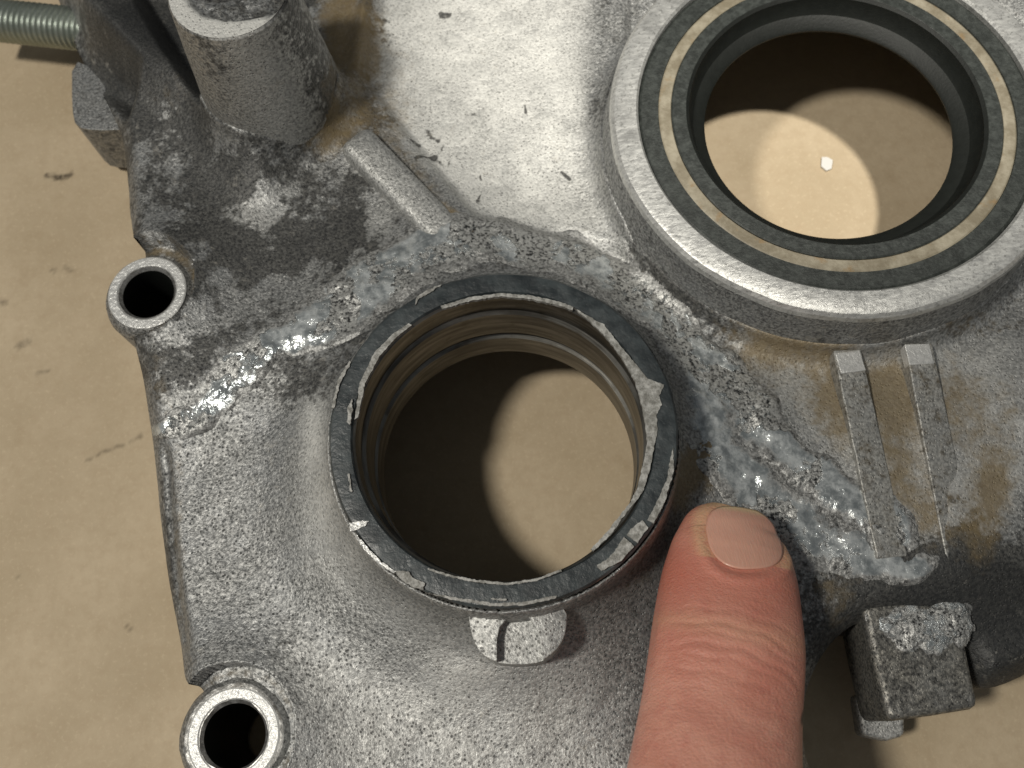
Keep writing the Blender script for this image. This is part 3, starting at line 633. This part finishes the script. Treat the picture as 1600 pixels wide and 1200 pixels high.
mesh_np('thread', bv_, bq_, M['thread'], bolt)
bm = bmesh.new(); sweep(bm, [a+ax_*(L-3), a+ax_*(L+6)], [3.9, 3.9], 32); from_bm('shank', bm, M['thread'], bolt, True)

# ------------------------------------------------------------------ scrap of white paper under the large bore
sc = prism('paper_scrap', wl([(1284, 246), (1293, 246), (1301, 251), (1299, 264), (1291, 267), (1283, 260)], .6), .35, .75, M['white'], None)
sc['label'] = 'tiny white scrap lying on the brown paper, seen through the large bore'; sc['category'] = 'paper scrap'

# ------------------------------------------------------------------ hand with its finger on the casting
rows = [(793, 1140, 1162, 34.0), (800, 1108, 1195, 34.6), (812, 1088, 1209, 35.2), (830, 1066, 1221, 35.8), (860, 1049, 1233, 36.6), (900, 1036, 1245, 37.6), (950, 1026, 1251, 39.0), (1000, 1018, 1254, 40.5), (1060, 1010, 1253, 42.5), (1120, 1001, 1251, 44.8), (1200, 985, 1252, 48.0), (1260, 972, 1256, 50.5)]
cent, hw = [], []
for v_, l_, r_, z_ in rows:
    lx, ly = W(l_, v_, z_); rx2, ry2 = W(r_, v_, z_); cent.append(((lx+rx2)/2, (ly+ry2)/2, z_)); hw.append(math.hypot(rx2-lx, ry2-ly)/2)
cent = np.array(cent); hw = np.array(hw)
s_arc = np.concatenate([[0], np.cumsum(np.hypot(np.diff(cent[:, 0]), np.diff(cent[:, 1])))])
# then on towards the knuckles and the back of the hand, out of the picture
base = cent[-1]; dirv = (cent[-1]-cent[-4]); dirv /= np.linalg.norm(dirv)
ext = [(12, 12.4, .9, 3), (24, 12.6, .92, 7), (36, 11.8, .95, 11), (50, 12.2, .95, 15), (62, 14, .95, 18)]
c2 = [base+dirv*e+np.array((0, 0, .0)) for e, *_ in ext]
cent = np.vstack([cent, c2]); hw = np.concatenate([hw, [e[1] for e in ext]])
s_arc = np.concatenate([s_arc, s_arc[-1]+np.array([e[0] for e in ext])])
ns = 330; s_fine = np.concatenate([np.linspace(0, 8, 70)**1.0, np.linspace(8.1, 46, 190), np.linspace(46.3, s_arc[-1], 70)])
def cubic(xq, xk, yk):
    m = np.gradient(yk, xk); i = np.clip(np.searchsorted(xk, xq)-1, 0, len(xk)-2); h = xk[i+1]-xk[i]; t = (xq-xk[i])/h
    return (2*t**3-3*t**2+1)*yk[i]+(t**3-2*t**2+t)*h*m[i]+(-2*t**3+3*t**2)*yk[i+1]+(t**3-t**2)*h*m[i+1]
CX = np.interp(s_fine, s_arc, cent[:, 0]); CY = np.interp(s_fine, s_arc, cent[:, 1]); CZs = np.interp(s_fine, s_arc, cent[:, 2])
k_ = np.hanning(23); k_ /= k_.sum()
def sm1(a):
    p = np.concatenate([np.full(11, a[0]), a, np.full(11, a[-1])]); r = np.convolve(p, k_, 'valid'); w = sstep(0, 6, s_fine); return a*(1-w)+r*w
CX, CY, CZs = sm1(CX), sm1(CY), sm1(CZs)
tipR = 9.0
HWs = sm1(np.interp(s_fine, s_arc, hw)); env = np.sqrt(np.clip(1-(1-np.clip(s_fine/7.0, 0, 1))**2, 0, 1)); 
HWs = np.where(s_fine < 7, np.minimum(HWs, 10.2*env+.02), HWs); HWs = sm1(HWs)*np.where(s_fine < .8, env/np.maximum(env[ (s_fine>=.8).argmax()], 1e-3), 1)
HT = HWs*np.interp(s_fine, [0, 6, 20, 60, 120], [.66, .70, .80, .86, .9])
na = 128; ph = np.linspace(0, 2*math.pi, na, endpoint=False)
SS, PH = np.meshgrid(s_fine, ph, indexing='ij')
tx = np.gradient(CX); ty = np.gradient(CY); tl = np.hypot(tx, ty); lx_, ly_ = -ty/tl, tx/tl          # lateral
lx_ = sm1(sm1(lx_)); ly_ = sm1(sm1(ly_))
sgn = np.sign(lx_[100]); lx_, ly_ = lx_*sgn, ly_*sgn                                                     # +lateral = photo right
co = np.sign(np.cos(PH))*np.abs(np.cos(PH))**.92; si = np.sign(np.sin(PH))*np.abs(np.sin(PH))**.92
LAT = co*HWs[:, None]; UPZ = si*HT[:, None]
# nail bed coordinates: the finger is rolled, so the nail sits to the right and runs askew
nc_s, nc_l = 6.1, 1.1
topm = sstep(.15, .5, np.sin(PH))
def nail_uv(s, l):
    a_ = math.radians(14); ds, dl = s-nc_s, l-nc_l
    return (dl*math.cos(a_)-ds*math.sin(a_))/5.05, (ds*math.cos(a_)+dl*math.sin(a_))/5.0
NU, NV = nail_uv(SS, LAT)
def nail_d(NU, NV): return (np.abs(NU)**2.7+np.abs(NV)**2.7)**(1/2.7)
ND = nail_d(NU, NV)
disp = np.zeros_like(SS)
disp += topm*(-.24*np.exp(-((ND-1.04)/.10)**2)+.34*np.exp(-((ND-1.30)/.15)**2)*(NV > -.45)-.25*(ND < 1.0)*sstep(1.05, .85, ND))
# skin folds over the last joint and fine ones behind it
xx = SS; ll = LAT
def fold(s0, curve, amp, wid, l0=-9, l1=9, tiltc=0.0):
    c = s0+curve*(ll/9)**2+tiltc*ll+.25*np.sin(ll*1.1+s0); m = sstep(l0-1.5, l0+1.5, ll)*(1-sstep(l1-1.5, l1+1.5, ll))
    return topm*m*amp*.36*(-np.exp(-((xx-c)/wid)**2)+.55*np.exp(-((xx-c-wid*1.9)/(wid*1.3))**2)+.45*np.exp(-((xx-c+wid*1.9)/(wid*1.3))**2))
for a_ in ((17.6, 1.6, .16, .35, -7, 8, .05), (19.6, 2.0, .30, .42, -8, 7, .06), (20.9, 2.2, .16, .34, -6, 8, .07), (22.6, 2.2, .26, .45, -8.5, 8.5, .08), (24.2, 1.8, .16, .36, -7, 8, .07), (26.3, 1.6, .16, .4, -8, 6, .08), (28.5, 1.3, .10, .4, -7, 8, .06), (31, 1.2, .09, .45, -7, 8, .06), (34, 1, .08, .5, -8, 8, .05), (15.2, 1.0, .07, .35, -6, 7, .05)):
    disp += fold(*a_)
disp += .45*topm*np.exp(-((SS-21.5)/5.5)**2)-.12*topm*np.exp(-((SS-12.5)/3)**2)
cx2, sx2 = np.cos(PH), np.sin(PH)
LAT2 = LAT+disp*cx2; UP2 = UPZ+disp*sx2
fx = CX[:, None]+lx_[:, None]*LAT2; fy = CY[:, None]+ly_[:, None]*LAT2; fz = CZs[:, None]+UP2
fv = np.stack([fx, fy, fz], -1).reshape(-1, 3); nS = len(s_fine)
i, k = np.meshgrid(np.arange(nS-1), np.arange(na), indexing='ij'); k2 = (k+1) % na
fq = np.stack([i*na+k, (i+1)*na+k, (i+1)*na+k2, i*na+k2], -1).reshape(-1, 4)
# rest of the hand as more rings of the same skin: back of hand, wrist, curled fingers, thumb
bm = bmesh.new()
K = Vector((float(CX[-1]), float(CY[-1]), float(CZs[-1]))); D = Vector(dirv); 
flat = Vector((D.x, D.y, D.z*.4)).normalized(); side = flat.cross(Vector((0, 0, 1))).normalized()
if side.x < 0: side = -side
back_c = [K+side*6-flat*10, K+side*14+flat*4, K+side*22+flat*22, K+side*24+flat*45, K+side*22+flat*70, K+side*20+flat*92, K+side*18+flat*120, K+side*16+flat*190]
sweep(bm, back_c, [(11, 10), (25, 13), (37, 15), (40, 17), (37, 18), (30, 19), (29, 21), (36, 28)], 40)
for kf, (off, ln) in enumerate(((24, 1.0), (43, .95), (60, .8))):
    k0 = K+side*off+flat*(6+kf*3)
    pts = [k0+flat*10, k0, k0-flat*14+Vector((0, 0, -3)), k0-flat*26*ln+Vector((0, 0, -10)), k0-flat*31*ln+Vector((0, 0, -20)), k0-flat*24*ln+Vector((0, 0, -30)), k0-flat*10*ln+Vector((0, 0, -34)), k0+flat*3+Vector((0, 0, -31)), k0+flat*8+Vector((0, 0, -28))]
    sweep(bm, pts, [10, 10.5, 10, 9.6, 9.4, 8.8, 8.2, 7.4, 4], 24, .95)
tb = K-side*6+flat*40+Vector((0, 0, -10))
sweep(bm, [tb+side*10+flat*18, tb, tb-side*10-flat*20+Vector((0, 0, -5)), tb-side*9-flat*38+Vector((0, 0, -10)), tb-side*3-flat*54+Vector((0, 0, -14)), tb+side*1-flat*60+Vector((0, 0, -15))], [13, 14, 12, 11, 9, 3.5], 24, .9)
bm.verts.ensure_lookup_table()
hv = np.array([v_.co[:] for v_ in bm.verts]); 
bm.faces.ensure_lookup_table(); hq = [tuple(v_.index for v_ in f_.verts) for f_ in bm.faces if len(f_.verts) == 4]; bm.free()
o_ = len(fv)
hand = mesh_np('hand', np.vstack([fv, hv]), np.vstack([fq, np.array(hq)+o_]), M['skin'])
hand['label'] = 'bare hand pressing one fingertip on the casting beside the small bore'; hand['category'] = 'hand'
red = (.7*np.exp(-((SS-13)/5.5)**2)+.25*np.exp(-((LAT+8)/3)**2)*np.exp(-((SS-12)/8)**2)+.3*np.exp(-((SS-25)/4)**2))*1.0
pale = np.exp(-((ND-1.22)/.22)**2)*topm*(SS < 10)+.8*np.exp(-(SS/2.2)**2)+.3*np.exp(-((SS-20)/1.5)**2)
cutm = (1-sstep(.25, .6, np.hypot((SS-28.9)*.45+ (LAT-9.6)*.3, (LAT-9.9)*.8)))*(np.sin(PH) > -.1)*(LAT > 8)
z0_ = np.zeros(len(hv))
set_attr(hand, 'red', np.concatenate([red.ravel(), z0_+.15])); set_attr(hand, 'pale', np.concatenate([pale.ravel(), z0_])); set_attr(hand, 'cut', np.concatenate([cutm.ravel(), z0_]))
# nail plate
nu = np.linspace(-1, 1, 41); nv = np.linspace(-1, 1, 41); NUg, NVg = np.meshgrid(nu, nv, indexing='ij')
f_ = (np.abs(NUg)**2.7+np.abs(NVg)**2.7)**(1/2.7); mx = np.maximum(np.abs(NUg), np.abs(NVg)); sc_ = np.where(f_ > 1e-6, mx/np.maximum(f_, 1e-6), 1)
a_ = math.radians(14); U_ = NUg*sc_*5.35; V_ = NVg*sc_*5.0
s_n = nc_s+(-U_*math.sin(a_)+V_*math.cos(a_)); l_n = nc_l+(U_*math.cos(a_)+V_*math.sin(a_)); s_n = np.maximum(s_n, .35)
hwn = np.interp(s_n, s_fine, HWs); htn = np.interp(s_n, s_fine, HT)
htn_l = np.interp(np.sqrt(s_n**2+12), s_fine, HT)
q_ = np.clip(np.abs(l_n)/np.interp(np.sqrt(s_n**2+12), s_fine, HWs), 0, .97)
up_n = htn_l*np.sqrt(1-q_**2)
up_n = up_n-.42+.12*(1-(NVg*sc_)**2)-.5*sstep(-.5, -1.0, NVg*sc_)
nx = np.interp(s_n, s_fine, CX)+np.interp(s_n, s_fine, lx_)*l_n; ny = np.interp(s_n, s_fine, CY)+np.interp(s_n, s_fine, ly_)*l_n; nz = np.interp(s_n, s_fine, CZs)+up_n
nail = mesh_np('fingernail', np.stack([nx, ny, nz], -1).reshape(-1, 3), grid_quads(41, 41), M['nail'], hand)
set_attr(nail, 'tip', sstep(-.72, -.95, NVg*sc_).ravel())
sm_ = nail.modifiers.new('thickness', 'SOLIDIFY'); sm_.thickness = .3*S; sm_.offset = -1
